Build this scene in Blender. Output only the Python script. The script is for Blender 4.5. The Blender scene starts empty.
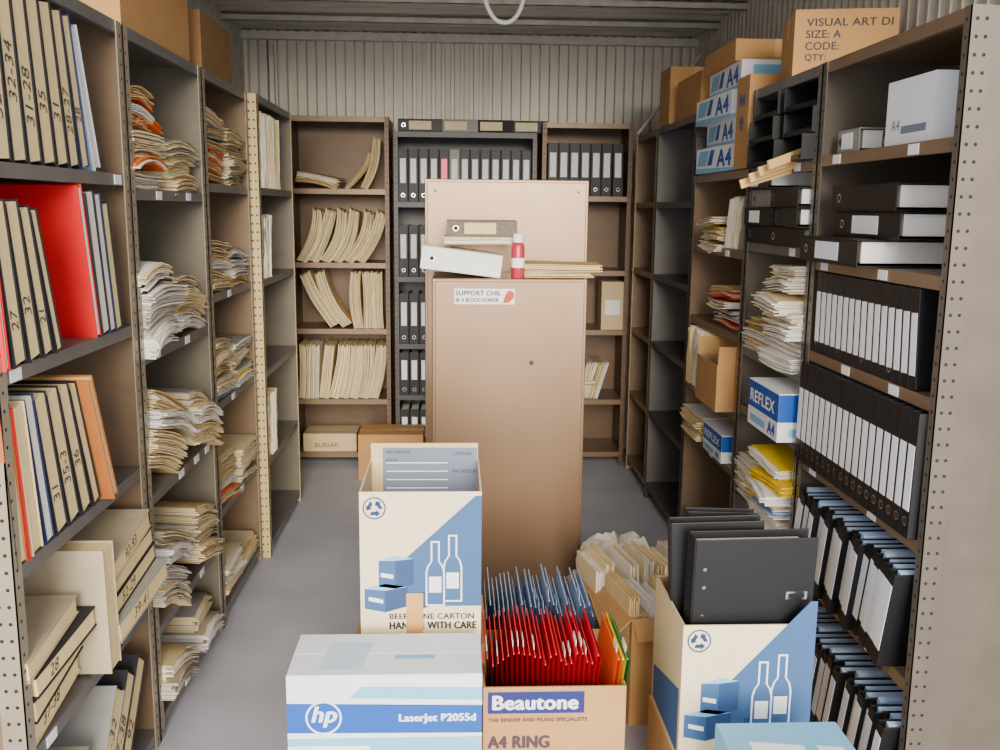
import bpy, math, random
from mathutils import Vector, Matrix, Euler
R=random.Random(7)
COL=bpy.context.scene.collection
pi=math.pi
def lin(c):
    o=[]
    for v in c:
        v=v/255.0
        o.append(v/12.92 if v<=.04045 else ((v+.055)/1.055)**2.4)
    return o
MC={}
def M(name,c,rough=.7,metal=0.0,var=.10,scale=9,stripe=0,bump=0.0):
    if name in MC: return MC[name]
    m=bpy.data.materials.new(name); m.use_nodes=True
    nt=m.node_tree; b=nt.nodes['Principled BSDF']
    b.inputs['Roughness'].default_value=rough; b.inputs['Metallic'].default_value=metal
    l=lin(c)
    tc=nt.nodes.new('ShaderNodeTexCoord')
    n=nt.nodes.new('ShaderNodeTexNoise'); n.inputs['Scale'].default_value=scale; n.inputs['Detail'].default_value=4
    nt.links.new(tc.outputs['Object'],n.inputs['Vector'])
    r=nt.nodes.new('ShaderNodeValToRGB')
    r.color_ramp.elements[0].position=.3; r.color_ramp.elements[1].position=.7
    r.color_ramp.elements[0].color=(*[max(0,x*(1-var)) for x in l],1)
    r.color_ramp.elements[1].color=(*[min(1,x*(1+var)) for x in l],1)
    nt.links.new(n.outputs['Fac'],r.inputs['Fac'])
    out=r.outputs['Color']
    if stripe:
        w=nt.nodes.new('ShaderNodeTexWave'); w.wave_type='BANDS'; w.bands_direction='X'
        w.inputs['Scale'].default_value=stripe; w.inputs['Distortion'].default_value=1.5
        nt.links.new(tc.outputs['Object'],w.inputs['Vector'])
        mx=nt.nodes.new('ShaderNodeMix'); mx.data_type='RGBA'; mx.blend_type='MULTIPLY'
        mx.inputs[0].default_value=.14
        nt.links.new(out,mx.inputs[6]); nt.links.new(w.outputs['Color'],mx.inputs[7]); out=mx.outputs[2]
    nt.links.new(out,b.inputs['Base Color'])
    if bump:
        bp=nt.nodes.new('ShaderNodeBump'); bp.inputs['Strength'].default_value=bump; bp.inputs['Distance'].default_value=.01
        nt.links.new(n.outputs['Fac'],bp.inputs['Height']); nt.links.new(bp.outputs['Normal'],b.inputs['Normal'])
    MC[name]=m; return m
# ---------------------------------------------------------------- materials
TAN=M('tan_painted_steel',(132,109,84),.4,.25); TAND=M('brown_painted_steel',(108,84,62),.45,.2)
GREY=M('grey_painted_steel',(116,112,108),.42,.2); DGREY=M('dark_grey_painted_steel',(78,75,74),.45,.2)
OLIVE=M('olive_grey_steel',(120,112,96),.42,.2); BEIGE=M('beige_painted_steel',(210,186,132),.5,.1)
POSTM=M('pale_olive_steel',(156,144,122),.42,.15)
PANEL=M('pale_taupe_steel',(108,99,88),.4,.3)
HOLE=M('hole_black',(40,35,30),.9)
LOCK=M('locker_tan_metallic',(140,113,88),.30,.45,.10,1.8); LOCKD=M('locker_dark',(90,72,54),.5,.2)
CARD=M('cardboard',(192,146,90),.85,0,.08,6,0,.1); CARDL=M('cardboard_pale',(222,196,150),.85,0,.05,6)
CARDI=M('cardboard_inside',(170,134,92),.9)
CREAMB=M('cream_printed_board',(240,224,184),.7,0,.03); WHITEB=M('white_printed_board',(244,246,250),.6,0,.02)
TAPE=M('packing_tape',(214,160,96),.3)
PAGE=M('aged_pages',(246,220,158),.85,0,.08,20,90); PAGEW=M('white_pages',(244,240,226),.85,0,.05,20,90)
PAPER=M('white_paper',(246,242,232),.8,0,.04,12); MAN=M('manila_folder',(230,204,146),.8,0,.12,10)
MAND=M('old_manila',(206,172,112),.85,0,.15,10); CREAM=M('cream_paper',(240,222,178),.8,0,.08,10)
GRYP=M('greyish_paper',(204,196,180),.8,0,.12,12); GRYM=M('grey_buff_cover',(184,168,138),.8,0,.15,9)
BLACK=M('black_vinyl',(11,11,14),.5,0,.15); BLACKC=M('black_cloth',(30,28,32),.7)
NAVY=M('navy_cover',(28,38,80),.6); RED=M('red_cover',(226,20,26),.5,0,.05); REDF=M('red_file',(222,10,48),.5,0,.1)
BROWNC=M('brown_cover',(176,104,44),.7); ORANGE=M('orange_card',(246,110,18),.6); YEL=M('yellow_card',(255,214,20),.6)
GREEN=M('green_card',(60,150,80),.6); BLUEF=M('pale_blue_file',(172,194,222),.5,0,.15); BLUEG=M('blue_grey_file',(120,130,150),.6)
SKYB=M('sky_blue_print',(130,196,232),.5,0,.03); BLUEP=M('blue_print',(8,84,176),.5,0,.03); SLATE=M('slate_blue_print',(58,96,142),.6,0,.03)
NAVYP=M('navy_print',(30,40,110),.5,0,.03); BLKP=M('black_print',(30,30,34),.6,0,.03); WHP=M('white_print',(250,250,250),.5,0,.01)
INK=M('faded_ink',(72,66,68),.8,0,.1); DKP=M('dark_brown_print',(74,52,58),.6); SYM=M('dark_blue_symbol',(28,58,104),.6)
LAB=M('label_paper',(252,252,252),.7,0,.01); LABG=M('label_paper_worn',(238,242,250),.7,0,.05)
CHROME=M('chrome',(200,200,205),.2,1); PINK=M('pinkish_red_can',(206,60,80),.35,.2)
GREYC=M('grey_cover',(150,148,142),.6); ORP=M('orange_print',(200,80,40),.6)
WAX=M('pale_blue_grey_cover',(176,190,204),.6); PBLUE=M('pale_blue_paper',(180,204,236),.7)
class MB:
    def __init__(s): s.v=[];s.f=[];s.m=[]
    def box(s,x0,x1,y0,y1,z0,z1,m=0,skip=''):
        b=len(s.v)
        s.v+=[(x0,y0,z0),(x1,y0,z0),(x1,y1,z0),(x0,y1,z0),(x0,y0,z1),(x1,y0,z1),(x1,y1,z1),(x0,y1,z1)]
        for k,q in (('b',(0,3,2,1)),('t',(4,5,6,7)),('f',(0,1,5,4)),('r',(1,2,6,5)),('k',(2,3,7,6)),('l',(3,0,4,7))):
            if k in skip: continue
            s.f.append(tuple(b+i for i in q)); s.m.append(m)
        return s
    def poly(s,pts,m=0):
        b=len(s.v); s.v+=[tuple(p) for p in pts]; s.f.append(tuple(range(b,b+len(pts)))); s.m.append(m); return s
    def disc(s,c,ax,r,n=6,m=0):
        pts=[]
        for i in range(n):
            a=2*pi*i/n; p,q=r*math.cos(a),r*math.sin(a)
            pts.append((c[0],c[1]+p,c[2]+q) if ax=='x' else ((c[0]+p,c[1],c[2]+q) if ax=='y' else (c[0]+p,c[1]+q,c[2])))
        return s.poly(pts,m)
    def lathe(s,cx,cy,prof,n=20,m=0,ms=None):
        b=len(s.v)
        for (r,z) in prof:
            for i in range(n):
                a=2*pi*i/n; s.v.append((cx+r*math.cos(a),cy+r*math.sin(a),z))
        for k in range(len(prof)-1):
            for i in range(n):
                j=(i+1)%n
                s.f.append((b+k*n+i,b+k*n+j,b+(k+1)*n+j,b+(k+1)*n+i)); s.m.append(ms[k] if ms else m)
        s.f.append(tuple(b+(len(prof)-1)*n+i for i in range(n))); s.m.append(ms[-1] if ms else m)
        s.f.append(tuple(b+n-1-i for i in range(n))); s.m.append(ms[0] if ms else m)
        return s
    def obj(s,name,mats,parent=None,loc=(0,0,0),rot=(0,0,0),bevel=0,smooth=False):
        me=bpy.data.meshes.new(name); me.from_pydata(s.v,[],s.f)
        for x in mats: me.materials.append(x)
        me.polygons.foreach_set('material_index',s.m)
        if smooth: me.polygons.foreach_set('use_smooth',[True]*len(s.f))
        me.update()
        o=bpy.data.objects.new(name,me); COL.objects.link(o)
        if parent: o.parent=parent
        o.location=loc; o.rotation_euler=rot
        if bevel:
            bv=o.modifiers.new('b','BEVEL'); bv.width=bevel; bv.segments=2; bv.limit_method='ANGLE'
        return o
def tag(o,label,cat,group=None,kind=None):
    o['label']=label; o['category']=cat
    if group: o['group']=group
    if kind: o['kind']=kind
    return o
def empty(name,loc=(0,0,0),rot=(0,0,0)):
    e=bpy.data.objects.new(name,None); e.empty_display_size=.05; COL.objects.link(e); e.location=loc; e.rotation_euler=rot; return e
TCACHE={}
def text(s,parent,mat,pos,h=None,w=None,face='-Y',vert=False,bold=0.0,shear=0.0,name='lettering'):
    k=(s,shear)
    if k not in TCACHE:
        cu=bpy.data.curves.new('t','FONT'); cu.body=s; cu.shear=shear; cu.space_character=1.06
        ob=bpy.data.objects.new('t',cu); COL.objects.link(ob)
        bpy.context.view_layer.update()
        me=bpy.data.meshes.new_from_object(ob)
        vs=[tuple(v.co) for v in me.vertices]; fs=[tuple(p.vertices) for p in me.polygons]
        bpy.data.objects.remove(ob); bpy.data.meshes.remove(me)
        TCACHE[k]=(vs,fs)
    vs,fs=TCACHE[k]
    x0=min(v[0] for v in vs);x1=max(v[0] for v in vs);y0=min(v[1] for v in vs);y1=max(v[1] for v in vs)
    if w and h: sx=w/(x1-x0); sy=h/(y1-y0)
    elif w: sx=sy=w/(x1-x0)
    else: sx=sy=h/(y1-y0)
    b=MB(); hh=(y1-y0)*sy
    offs=[(0,0)] if not bold else [(0,0),(bold,0),(-bold,0),(0,bold*.6),(0,-bold*.6)]
    for n,(ox,oy) in enumerate(offs):
        base=len(b.v)
        for v in vs:
            a=(v[0]-x0)*sx+ox*hh; c=(v[1]-y0)*sy+oy*hh
            if vert: a,c=-c,a
            e=n*.00003
            b.v.append({'-Y':(a,-e,c),'-X':(-e,-a,c),'+X':(e,a,c),'+Z':(a,c,e)}[face])
        b.f+=[tuple(i+base for i in f) for f in fs]
    b.m=[0]*len(b.f)
    return b.obj(name,[mat],parent,pos)
def off(rz,u,dv,v):
    c,s=math.cos(rz),math.sin(rz)
    return Vector((u*c-dv*s,u*s+dv*c,v))
def setp(o,org,rz,u,v,phi=0,dv=0,yaw=0):
    o.location=Vector(org)+off(rz,u,dv,v); o.rotation_euler=(0,phi,rz+yaw)
LFT=pi/2; RGT=-pi/2; BCK=0.0
# ---------------------------------------------------------------- room shell
def struct(o,label,cat): tag(o,label,cat,kind='structure')
XL,XR,YB,ZC,YF=-1.47,1.68,6.87,2.93,1.3
CONC=M('concrete_floor',(192,192,202),.7,0,.12,2.2,0,.15)
o=MB().box(XL-3,XR+3,-4,YB+.2,-.1,0).obj('floor',[CONC]); struct(o,'smooth grey concrete slab with dusty stains','floor')
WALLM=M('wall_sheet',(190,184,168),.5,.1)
def corr(name,mat,horiz,a0,a1,fix,b0,b1,pitch,dep,label,cat,pr=(.42,.55,.87)):
    b=MB(); n=int((a1-a0)/pitch); prof=[]
    for i in range(n):
        x=a0+i*pitch
        prof+=[(x,0),(x+pitch*pr[0],0),(x+pitch*pr[1],dep),(x+pitch*pr[2],dep)]
    prof.append((a0+n*pitch,0)); prof.append((a1,0))
    for (p,q) in prof:
        for c in (b0,b1):
            if horiz=='back': b.v.append((p,fix-q,c))
            elif horiz=='ceil': b.v.append((c,p,fix-q))
            else: b.v.append((fix+q*(1 if horiz=='left' else -1),p,c))
    for i in range(len(prof)-1):
        b.f.append((2*i,2*i+2,2*i+3,2*i+1)); b.m.append(0)
    o=b.obj(name,[mat]); struct(o,label,cat); return o
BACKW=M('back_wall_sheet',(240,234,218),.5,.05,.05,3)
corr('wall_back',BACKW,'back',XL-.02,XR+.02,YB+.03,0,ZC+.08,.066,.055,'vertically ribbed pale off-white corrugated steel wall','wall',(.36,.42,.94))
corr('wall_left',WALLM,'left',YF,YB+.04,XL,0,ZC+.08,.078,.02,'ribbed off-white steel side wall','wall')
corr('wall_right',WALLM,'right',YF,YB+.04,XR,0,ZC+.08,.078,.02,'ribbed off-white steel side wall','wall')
corr('ceiling',M('roof_sheet',(226,220,206),.4,.2,.1,3),'ceil',YF,YB+.06,ZC+.04,XL-.02,XR+.02,.2,.03,'ribbed pale grey steel roof sheeting','ceiling')
GALV=M('galvanised_purlin',(218,214,204),.4,.3,.15,14)
for i,y in enumerate((6.25,5.65,4.6,3.6,2.6,1.6)):
    b=MB(); b.box(XL,XR,y,y+.004,ZC-.04,ZC); b.box(XL,XR,y,y+.04,ZC-.04,ZC-.036); b.box(XL,XR,y,y+.05,ZC-.004,ZC)
    struct(b.obj('trim_%d'%(i+1),[GALV]),'galvanised steel roof purlin','beam')
b=MB(); b.box(XL,XR,YB-.09,YB-.045,ZC-.06,ZC-.01); b.box(XL,XR,YB-.10,YB-.09,ZC-.05,ZC-.035)
struct(b.obj('trim_7',[M('rail_light',(232,226,212),.6,.1)]),'pale steel rail along the top of the ribbed wall','rail')
b=MB(); b.box(XL+.2,XL+.23,YB-.09,YB-.05,0,ZC-.07)
struct(b.obj('trim_8',[GALV]),'galvanised corner stud','trim')
# ---------------------------------------------------------------- shelving
def shelving(org,rz,W,H,D,levels,mats,label,labels=(),top=True,back=True,pw=.03):
    post,panel,shelf,bk=mats
    e=empty('shelving_unit',org,(0,0,rz)); tag(e,label,'shelving')
    for sx in (0,1):
        for fy in (0,1):
            b=MB(); x=0 if sx==0 else W
            d=1 if sx==0 else -1
            y0=0 if fy==0 else D
            dy=1 if fy==0 else -1
            xs=sorted((x,x+d*.003)); ys=sorted((y0,y0+dy*.055))
            b.box(xs[0],xs[1],ys[0],ys[1],0,H)
            xs2=sorted((x,x+d*pw)); ys2=sorted((y0,y0+dy*.003))
            b.box(xs2[0],xs2[1],ys2[0],ys2[1],0,H)
            if fy==0:
                z=.03
                while z<H-.02:
                    for yy in (.016,.038):
                        b.disc((x-d*.0006,yy,z),'x',.0048,6,1); b.disc((x+d*.0036,yy,z),'x',.0048,6,1)
                    b.disc((x+d*.016,-.0006,z),'y',.0048,6,1)
                    z+=.040
            b.obj('post',[post,HOLE],e)
        x=0.004 if sx==0 else W-.007
        MB().box(x,x+.002,.003,D-.003,.02,H).obj('side_panel',[panel],e)
    if back: MB().box(.008,W-.008,D-.006,D-.004,.05,H).obj('back_panel',[bk],e)
    lv=list(levels)+([H] if top else [])
    for i,z in enumerate(lv):
        b=MB(); b.box(.008,W-.008,.004,D-.008,z-.003,z); b.box(.008,W-.008,.004,.007,z-.034,z-.003); b.box(.008,W-.008,.007,.02,z-.034,z-.031)
        s=b.obj('shelf',[shelf],e)
        for (li,xs) in labels:
            if li==i:
                for xx in xs:
                    MB().box(xx,xx+.055,.0015,.0035,z-.031,z-.004).obj('shelf_label',[LAB],s)
    return e
FL,FR=-.97,1.17
L1L=[.06,.50,.95,1.395,1.84]; L2L=[.07,.38,.83,1.29,1.80]
shelving((FL,2.03,0),LFT,.895,2.27,.44,L1L,(POSTM,TAN,GREY,TAND),'tall grey steel shelving bay with brown end panels, full of ledgers',[(4,(.78,)),(3,(.06,)),(1,(.1,))],pw=.04)
shelving((FL,2.94,0),LFT,.86,2.27,.44,L2L,(POSTM,OLIVE,GREY,TAND),'tall olive-grey steel shelving bay stacked with paper files',[(4,(.25,.6)),(3,(.15,.5)),(2,(.35,.55,.7)),(1,(.3,.55)),(0,(.3,.6))],pw=.04)
shelving((FL,3.81,0),LFT,.80,2.27,.44,[.07,.5,.95,1.4,1.84],(POSTM,TAN,GREY,TAND),'grey steel shelving bay with brown sides and small paper piles',[(3,(.3,)),(2,(.3,)),(1,(.4,))],pw=.04)
shelving((FL+.04,4.63,0),LFT,.95,2.27,.44,[.07,.5,.95,1.4,1.84],(BEIGE,OLIVE,GREY,TAND),'steel shelving bay with bright beige perforated uprights')
RL1=[.13,.55,.93,1.30,1.60,1.93]
shelving((FR,3.10,0),RGT,.88,2.22,.44,RL1,(PANEL,PANEL,TAN,TAND),'taupe steel shelving bay holding rows of black ring binders',[(5,(.12,.62)),(3,(.3,.62)),(2,(.1,.55)),(4,(.08,.5)),(1,(.2,.6))])
shelving((FR,3.82,0),RGT,.71,2.22,.44,[.10,.59,.97,1.21,1.63,1.92],(GREY,OLIVE,GREY,TAND),'grey steel shelving bay with black trays and mixed papers',[(5,(.5,)),(4,(.5,)),(3,(.4,))])
shelving((FR,4.72,0),RGT,.89,1.92,.44,[.10,.67,.91,1.24,1.59],(TAN,TAN,TAN,TAND),'lower tan steel shelving bay with cartons standing on top',[(4,(.3,.6)),(2,(.4,)),(1,(.5,))])
shelving((FR,5.63,0),RGT,.90,2.22,.44,[.10,.55,.98,1.38,1.8],(DGREY,GREY,DGREY,GREY),'almost empty dark grey steel shelving bay')
shelving((FR,6.30,0),RGT,.66,2.22,.44,[.10,.55,.98,1.38,1.8],(BEIGE,TAN,TAN,TAND),'narrow tan steel shelving bay with beige uprights')
YS=6.35
shelving((-1.09,YS,0),BCK,.655,2.33,.42,[.10,.47,.95,1.39,1.87],(TAND,TAND,TAN,TAND),'brown steel bookcase against the ribbed wall filled with old files')
shelving((-.41,YS,0),BCK,.94,2.24,.42,[.10,.50,.85,1.30,1.79],(DGREY,DGREY,DGREY,DGREY),'dark grey steel shelving with rows of black lever arch files')
shelving((.56,YS,0),BCK,.60,2.31,.42,[.10,.47,.95,1.35,1.84],(TAND,TAND,TAN,TAND),'brown steel bookcase with black binders on its upper shelf')
# ---------------------------------------------------------------- makers
def ledger(t,h,d,cover,pages=PAGE,label='old ledger',group=None,txt=None):
    b=MB(); c=.0035
    b.box(0,c,0,d,0,h); b.box(t-c,t,0,d,0,h); b.box(c,t-c,d-c,d,0,h)
    o=b.obj('ledger_book',[cover])
    p=MB()
    p.box(c,t-c,.003,d-c,.004,h-.004)
    pg=p.obj('page_block',[pages],o,bevel=.002)
    if txt: text(txt,o,INK,(t*.5+t*.27,.0018,h*R.uniform(.2,.4)),h=t*.54,w=None,vert=True,shear=.25,name='handwriting')
    return tag(o,label,'book',group)
def folder(t,h,d,cover,pages=PAPER,label='paper file',group=None,jit=.018,name='file_folder',wav=1.0,bend=0.0):
    n=max(3,min(15,int(t/.005))); b=MB(); S=7; th=t/n
    amp=min(.45*t,.012)*R.uniform(-1,1)*wav; ph=R.uniform(0,6)
    curl=R.uniform(0,.012)*wav; b2=bend*R.uniform(.5,1.2)
    for k in range(n):
        m=0 if k in (0,n-1) or (n>8 and k==n//2) else 1
        j1=R.uniform(-jit,jit) if m else R.uniform(-.006,.006); j2=R.uniform(0,jit) if m else 0
        base=len(b.v); thk=.82 if m==0 else R.uniform(.45,.85)
        for i in range(S+1):
            z=i/S*(h-j2); xo=amp*math.sin(ph+3.6*i/S)-amp*math.sin(ph)+b2*((2*i/S-1)**2-1)
            x0=k*th+xo+th*R.uniform(0,.12); x1=x0+th*thk; yj=max(0,.014+j1+R.uniform(-.004,.004))
            fc=curl*math.sin(pi*i/S)*(k/n-.3)+abs(bend)*.9
            b.v+=[(x0+fc,yj,z),(x1+fc,yj,z),(x1,d,z),(x0,d,z)]
        for i in range(S):
            a=base+4*i; c=a+4
            for q in range(4):
                r=(q+1)%4
                b.f.append((a+q,a+r,c+r,c+q)); b.m.append(m)
        b.f.append((base+3,base+2,base+1,base)); b.m.append(m)
        e=base+4*S; b.f.append((e,e+1,e+2,e+3)); b.m.append(m)
    o=b.obj(name,[cover,pages])
    return tag(o,label,'file',group)
def binder(t,h,d,cover=BLACK,lab=LAB,label='black ring binder',group=None,lz=.45,lh=.35,ring=True,papers=True,pm=PAPER,ph=-.02,lw=.16):
    b=MB(); c=.0035
    b.box(0,c,0,d,0,h); b.box(t-c,t,0,d,0,h); b.box(c,t-c,0,c,0,h)
    o=b.obj('ring_binder',[cover],bevel=.0012)
    if papers: MB().box(c+.003,t-c-.008,.02,d-.02,.008,h+ph).obj('paper_block',[pm],o)
    if lab: MB().box(t*lw,t*(1-lw),-.0014,-.0002,h*lz,h*(lz+lh)).obj('spine_label',[lab],o)
    if ring:
        r=MB(); zc=h*.13
        r.disc((t/2,-.0008,zc),'y',min(.013,t*.28),14,0); r.disc((t/2,-.0012,zc),'y',min(.009,t*.2),14,1)
        r.obj('finger_ring',[CHROME,HOLE],o)
    return tag(o,label,'binder',group)
def row(org,rz,items,u0=0.0):
    u=u0; prev=None
    for it in items:
        fn,t,h,phi=it[:4]; dv=it[4] if len(it)>4 else 0
        if prev is not None:
            pp,ph_=prev
            if phi<0 and abs(phi)>abs(pp) or (phi<0 and pp>0):
                u+=max(0,h*(math.sin(-phi)-math.cos(phi)*math.tan(-min(pp,0))))
            if pp>0 and phi<pp:
                u+=max(0,ph_*(math.sin(pp)-math.cos(pp)*math.tan(max(phi,0))))
        o=fn(); v=0
        if phi>0: v=t*math.sin(phi)
        setp(o,org,rz,u,v+.0005,phi,dv)
        u+=t/math.cos(phi)+.0012
        prev=(phi,h)
    return u
def pile(org,rz,items,u=0,tilt=0,dv=0,jr=.02):
    phi=pi/2+tilt; x=u
    hm=max(i[2] for i in items)
    z=(hm*math.sin(tilt) if tilt>0 else 0)+.0005
    for fn,t,h in items:
        o=fn()
        x+=t*(-math.cos(phi)); z+=t*math.sin(phi)+.0008
        setp(o,org,rz,x+R.uniform(-jr,jr)*.6,z,phi,dv+R.uniform(-jr,jr)*.7,R.uniform(-jr,jr)*2)
    return z
# ---------------------------------------------------------------- L1 contents
g='ledgers standing in rows on the steel shelf'
def led(cov,t,h,phi,d=.34,pages=PAGE,txt=None,name='',dv=.0,gg=g):
    return (lambda: ledger(t,h,d,cov,pages,name or 'thick old ledger with cream page edges',gg,txt),t,h,phi,dv)
blk='cream-edged ledger with black covers leaning on its neighbour'
row((FL-.005,2.05,1.84),LFT,[
 led(GREYC,.06,.36,-.05,name='grey-covered ledger with cream page edges',txt='21'),led(BLACKC,.07,.38,-.06,name=blk,txt='52-29'),led(BLACKC,.07,.39,-.08,name=blk,txt='32-34'),
 led(BLACKC,.07,.385,-.10,name=blk,txt='31-28'),led(BLACKC,.07,.385,-.12,name=blk,txt='35'),led(BLACKC,.068,.385,-.14,name=blk,txt='31'),led(BLACKC,.06,.38,-.16,name=blk,txt='28-27'),led(NAVY,.05,.38,-.20,name='navy-covered ledger leaning back',txt='28'),
 led(WAX,.04,.37,-.30,name='pale blue-grey ledger leaning steeply',pages=PAGEW)])
g2='ledgers and folders on the second shelf'
row((FL+.01,2.05,1.395),LFT,[
 led(RED,.02,.38,-.08,pages=PAGEW,name='red folder standing upright',gg=g2),led(BLACKC,.06,.36,-.14,name=blk,gg=g2,txt='27'),led(BLACKC,.06,.36,-.18,name=blk,gg=g2,txt='32'),
 led(BLACKC,.05,.35,-.22,name=blk,gg=g2,txt='21'),led(BLACKC,.035,.35,-.27,name=blk,gg=g2)])
def redboard():
    b=MB(); b.box(0,.004,0,.30,0,.41); b.box(.024,.028,0,.30,0,.41); b.box(.004,.024,.296,.30,0,.41)
    o=b.obj('folder',[RED]); MB().box(.0045,.0235,.002,.29,.005,.40).obj('paper_block',[PAPER],o)
    return tag(o,'large bright red folder leaning back among ledgers','folder',g2)
o=redboard(); setp(o,(FL+.0,2.60,1.3955),LFT,0,0,-.17,.0,-.03)
row((FL+.005,2.634,1.395),LFT,[led(BLACKC,.055,.39,-.17,pages=PAGEW,name='black and white ledger standing upright',gg=g2),led(NAVY,.045,.385,-.17,pages=PAGEW,name='navy hard folder with white pages',gg=g2),led(BLACKC,.05,.36,-.17,pages=PAGE,name=blk,gg=g2)])
g3='ledgers on the middle shelf'
row((FL+.0,2.05,.95),LFT,[
 led(BROWNC,.05,.37,-.08,name='brown-covered ledger leaning back',gg=g3),led(RED,.014,.36,-.09,pages=PAGEW,name='thin red folder between ledgers',gg=g3),led(MAN,.055,.36,-.12,name='buff ledger with cream page edges',gg=g3),
 led(NAVY,.045,.37,-.17,name='navy ledger leaning back',gg=g3,pages=PAGEW),led(BLACKC,.065,.36,-.21,name=blk,gg=g3,txt='31'),led(BLACKC,.065,.36,-.24,name=blk,gg=g3,txt='35-3'),
 led(BLACKC,.06,.36,-.28,name=blk,gg=g3,txt='36'),led(BLACKC,.045,.36,-.32,name=blk,gg=g3),led(BROWNC,.03,.38,-.36,name='tan-brown ledger leaning steeply',gg=g3,dv=-.03)])
g4='bound registers lying in stacks'
def lyl(t,h,cov=MAN,txt=None,name='thick register lying flat with cream page edges',gg=g4): return (lambda: ledger(t,h,.34,cov,PAGE,name,gg,txt),t,h)
pile((FL+.0,2.08,.50),LFT,[lyl(.06,.33,txt='37-38'),lyl(.06,.33,BLACKC),lyl(.055,.33,BLACKC,txt='28'),lyl(.05,.32,GRYM)],u=.0,tilt=-.10,jr=.03)
pile((FL+.03,2.50,.50),LFT,[lyl(.06,.36,BLACKC),lyl(.06,.36,GREYC,txt='39-41'),lyl(.055,.36,BLACKC,txt='52-29'),lyl(.055,.36,BLACKC),lyl(.055,.36,GRYM,txt='92-93')],u=0.0,tilt=-.15,jr=.04)
o=ledger(.075,.35,.28,GRYM,PAGE,'cream register pulled out beyond the shelf edge'); setp(o,(FL+.05,2.42,.51),LFT,0,0,-.03,0,.0)
g5='bound registers piled on the lowest shelf'
pile((FL,2.08,.06),LFT,[lyl(.06,.33,MAN,'12-14',gg=g5),lyl(.055,.33,BLACKC,gg=g5),lyl(.055,.34,GREYC,'32-34',gg=g5),lyl(.05,.33,GRYM,gg=g5)],u=0,tilt=-.10,jr=.03)
row((FL,2.36,.06),LFT,[led(n,.075,.36,.66,name='thick register leaning over on the lowest shelf',gg=g5,txt=tt) for n,tt in ((GREYC,'31-32'),(BLACKC,'37-38'),(BLACKC,'92'))])
# ---------------------------------------------------------------- files
covs=[MAN,MAN,CREAM,PAPER,MAND]
def fl(t,h,d,cov=None,gg=None,name='bundled paper file in a buff folder',pg=None,bend=0.0):
    return (lambda: folder(t,h,d,cov or R.choice(covs),pg or R.choice([PAPER,CREAM,MAN]),name,gg,bend=bend),t,h)
def flr(t,h,d,phi,cov=None,gg=None,name='buff file folder leaning among others',dv=0,pg=None,bend=0.0):
    return (lambda: folder(t,h,d,cov or R.choice(covs),pg or R.choice([PAPER,CREAM,MAN]),name,gg,bend=bend),t,h,phi,dv)
gg='paper files stacked on the olive-grey bay'
nn='thick slumping bundle of aged papers'
def bun(cov=None,h=.34,t=.07,b=.018): return fl(t*R.uniform(.75,1.1),h*R.uniform(.88,1.0),.37,cov or R.choice([GRYM,GRYP,MAND,GREYC,MAN]),gg,nn,R.choice([CREAM,GRYP,CREAM,PAPER]),b)
pile((FL,2.97,1.80),LFT,[bun(MAND),fl(.02,.33,.34,ORANGE,gg,'orange folder of papers in a pile',bend=.018),bun(MAND),bun(CREAM,.32,.05),fl(.02,.31,.34,ORANGE,gg,'orange folder of papers in a pile',bend=.018),bun(MAND,.3,.05),fl(.02,.3,.32,ORANGE,gg,'orange folder of papers in a pile',bend=.018),bun(MAND,.28,.03)],u=.0,jr=.035)
pile((FL,3.40,1.80),LFT,[bun(None,.36,.06) for i in range(3)],u=.0,jr=.03)
pile((FL+.04,2.97,1.29),LFT,[bun(PAPER,.36,.08),bun(GRYP,.36,.08),bun(PAPER,.34,.06)]+[fl(.025,.3,.33,BLACKC,gg,'black folder lying on a paper pile',bend=.018)]+[bun(PAPER,.3,.035)],u=0,tilt=-.05,jr=.035)
pile((FL,3.40,1.29),LFT,[bun(None,.35,.07) for i in range(3)],u=0,tilt=.10,jr=.03)
for (z,n1,n2) in ((.83,4,3),(.38,4,3),(.07,2,2)):
    pile((FL+.035,2.95,z),LFT,[bun(None,.33,.07) for i in range(n1)],u=0,tilt=.36 if z>.1 else .25,jr=.035)
    pile((FL+.025,3.40,z),LFT,[bun(None,.32,.065) for i in range(n2)],u=0.0,tilt=.26 if z>.1 else .1,jr=.035)
gg='small coloured paper piles on the brown-sided bay'
for z,n in ((1.84,7),(1.4,5),(.95,6),(.5,5),(.07,4)):
    pile((FL,3.86,z),LFT,[fl(.04,.33,.36,R.choice([MAN,CREAM,BROWNC,ORANGE,GRYP,BLUEG]),gg,'coloured folder in a low pile',bend=.008) for i in range(n)],u=0,tilt=.06,jr=.025)
    pile((FL,4.24,z),LFT,[fl(.04,.31,.36,R.choice([MAN,CREAM,YEL,GREYC,GRYP,PAPER]),gg,'coloured folder in a low pile',bend=.008) for i in range(n-1)],u=0,jr=.02)
gg='files standing in the beige-upright bay'
row((FL+.04,4.70,1.84),LFT,[flr(.04,.36,.33,-.03,MAND,gg) for i in range(12)])
row((FL+.04,4.70,1.4),LFT,[flr(.03,.31,.33,.1,R.choice([MAND,MAN,BLUEG]),gg) for i in range(7)])
row((FL+.04,4.70,.5),LFT,[flr(.03,.31,.33,.1,R.choice([MAND,MAN,GREYC]),gg) for i in range(8)])
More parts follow.
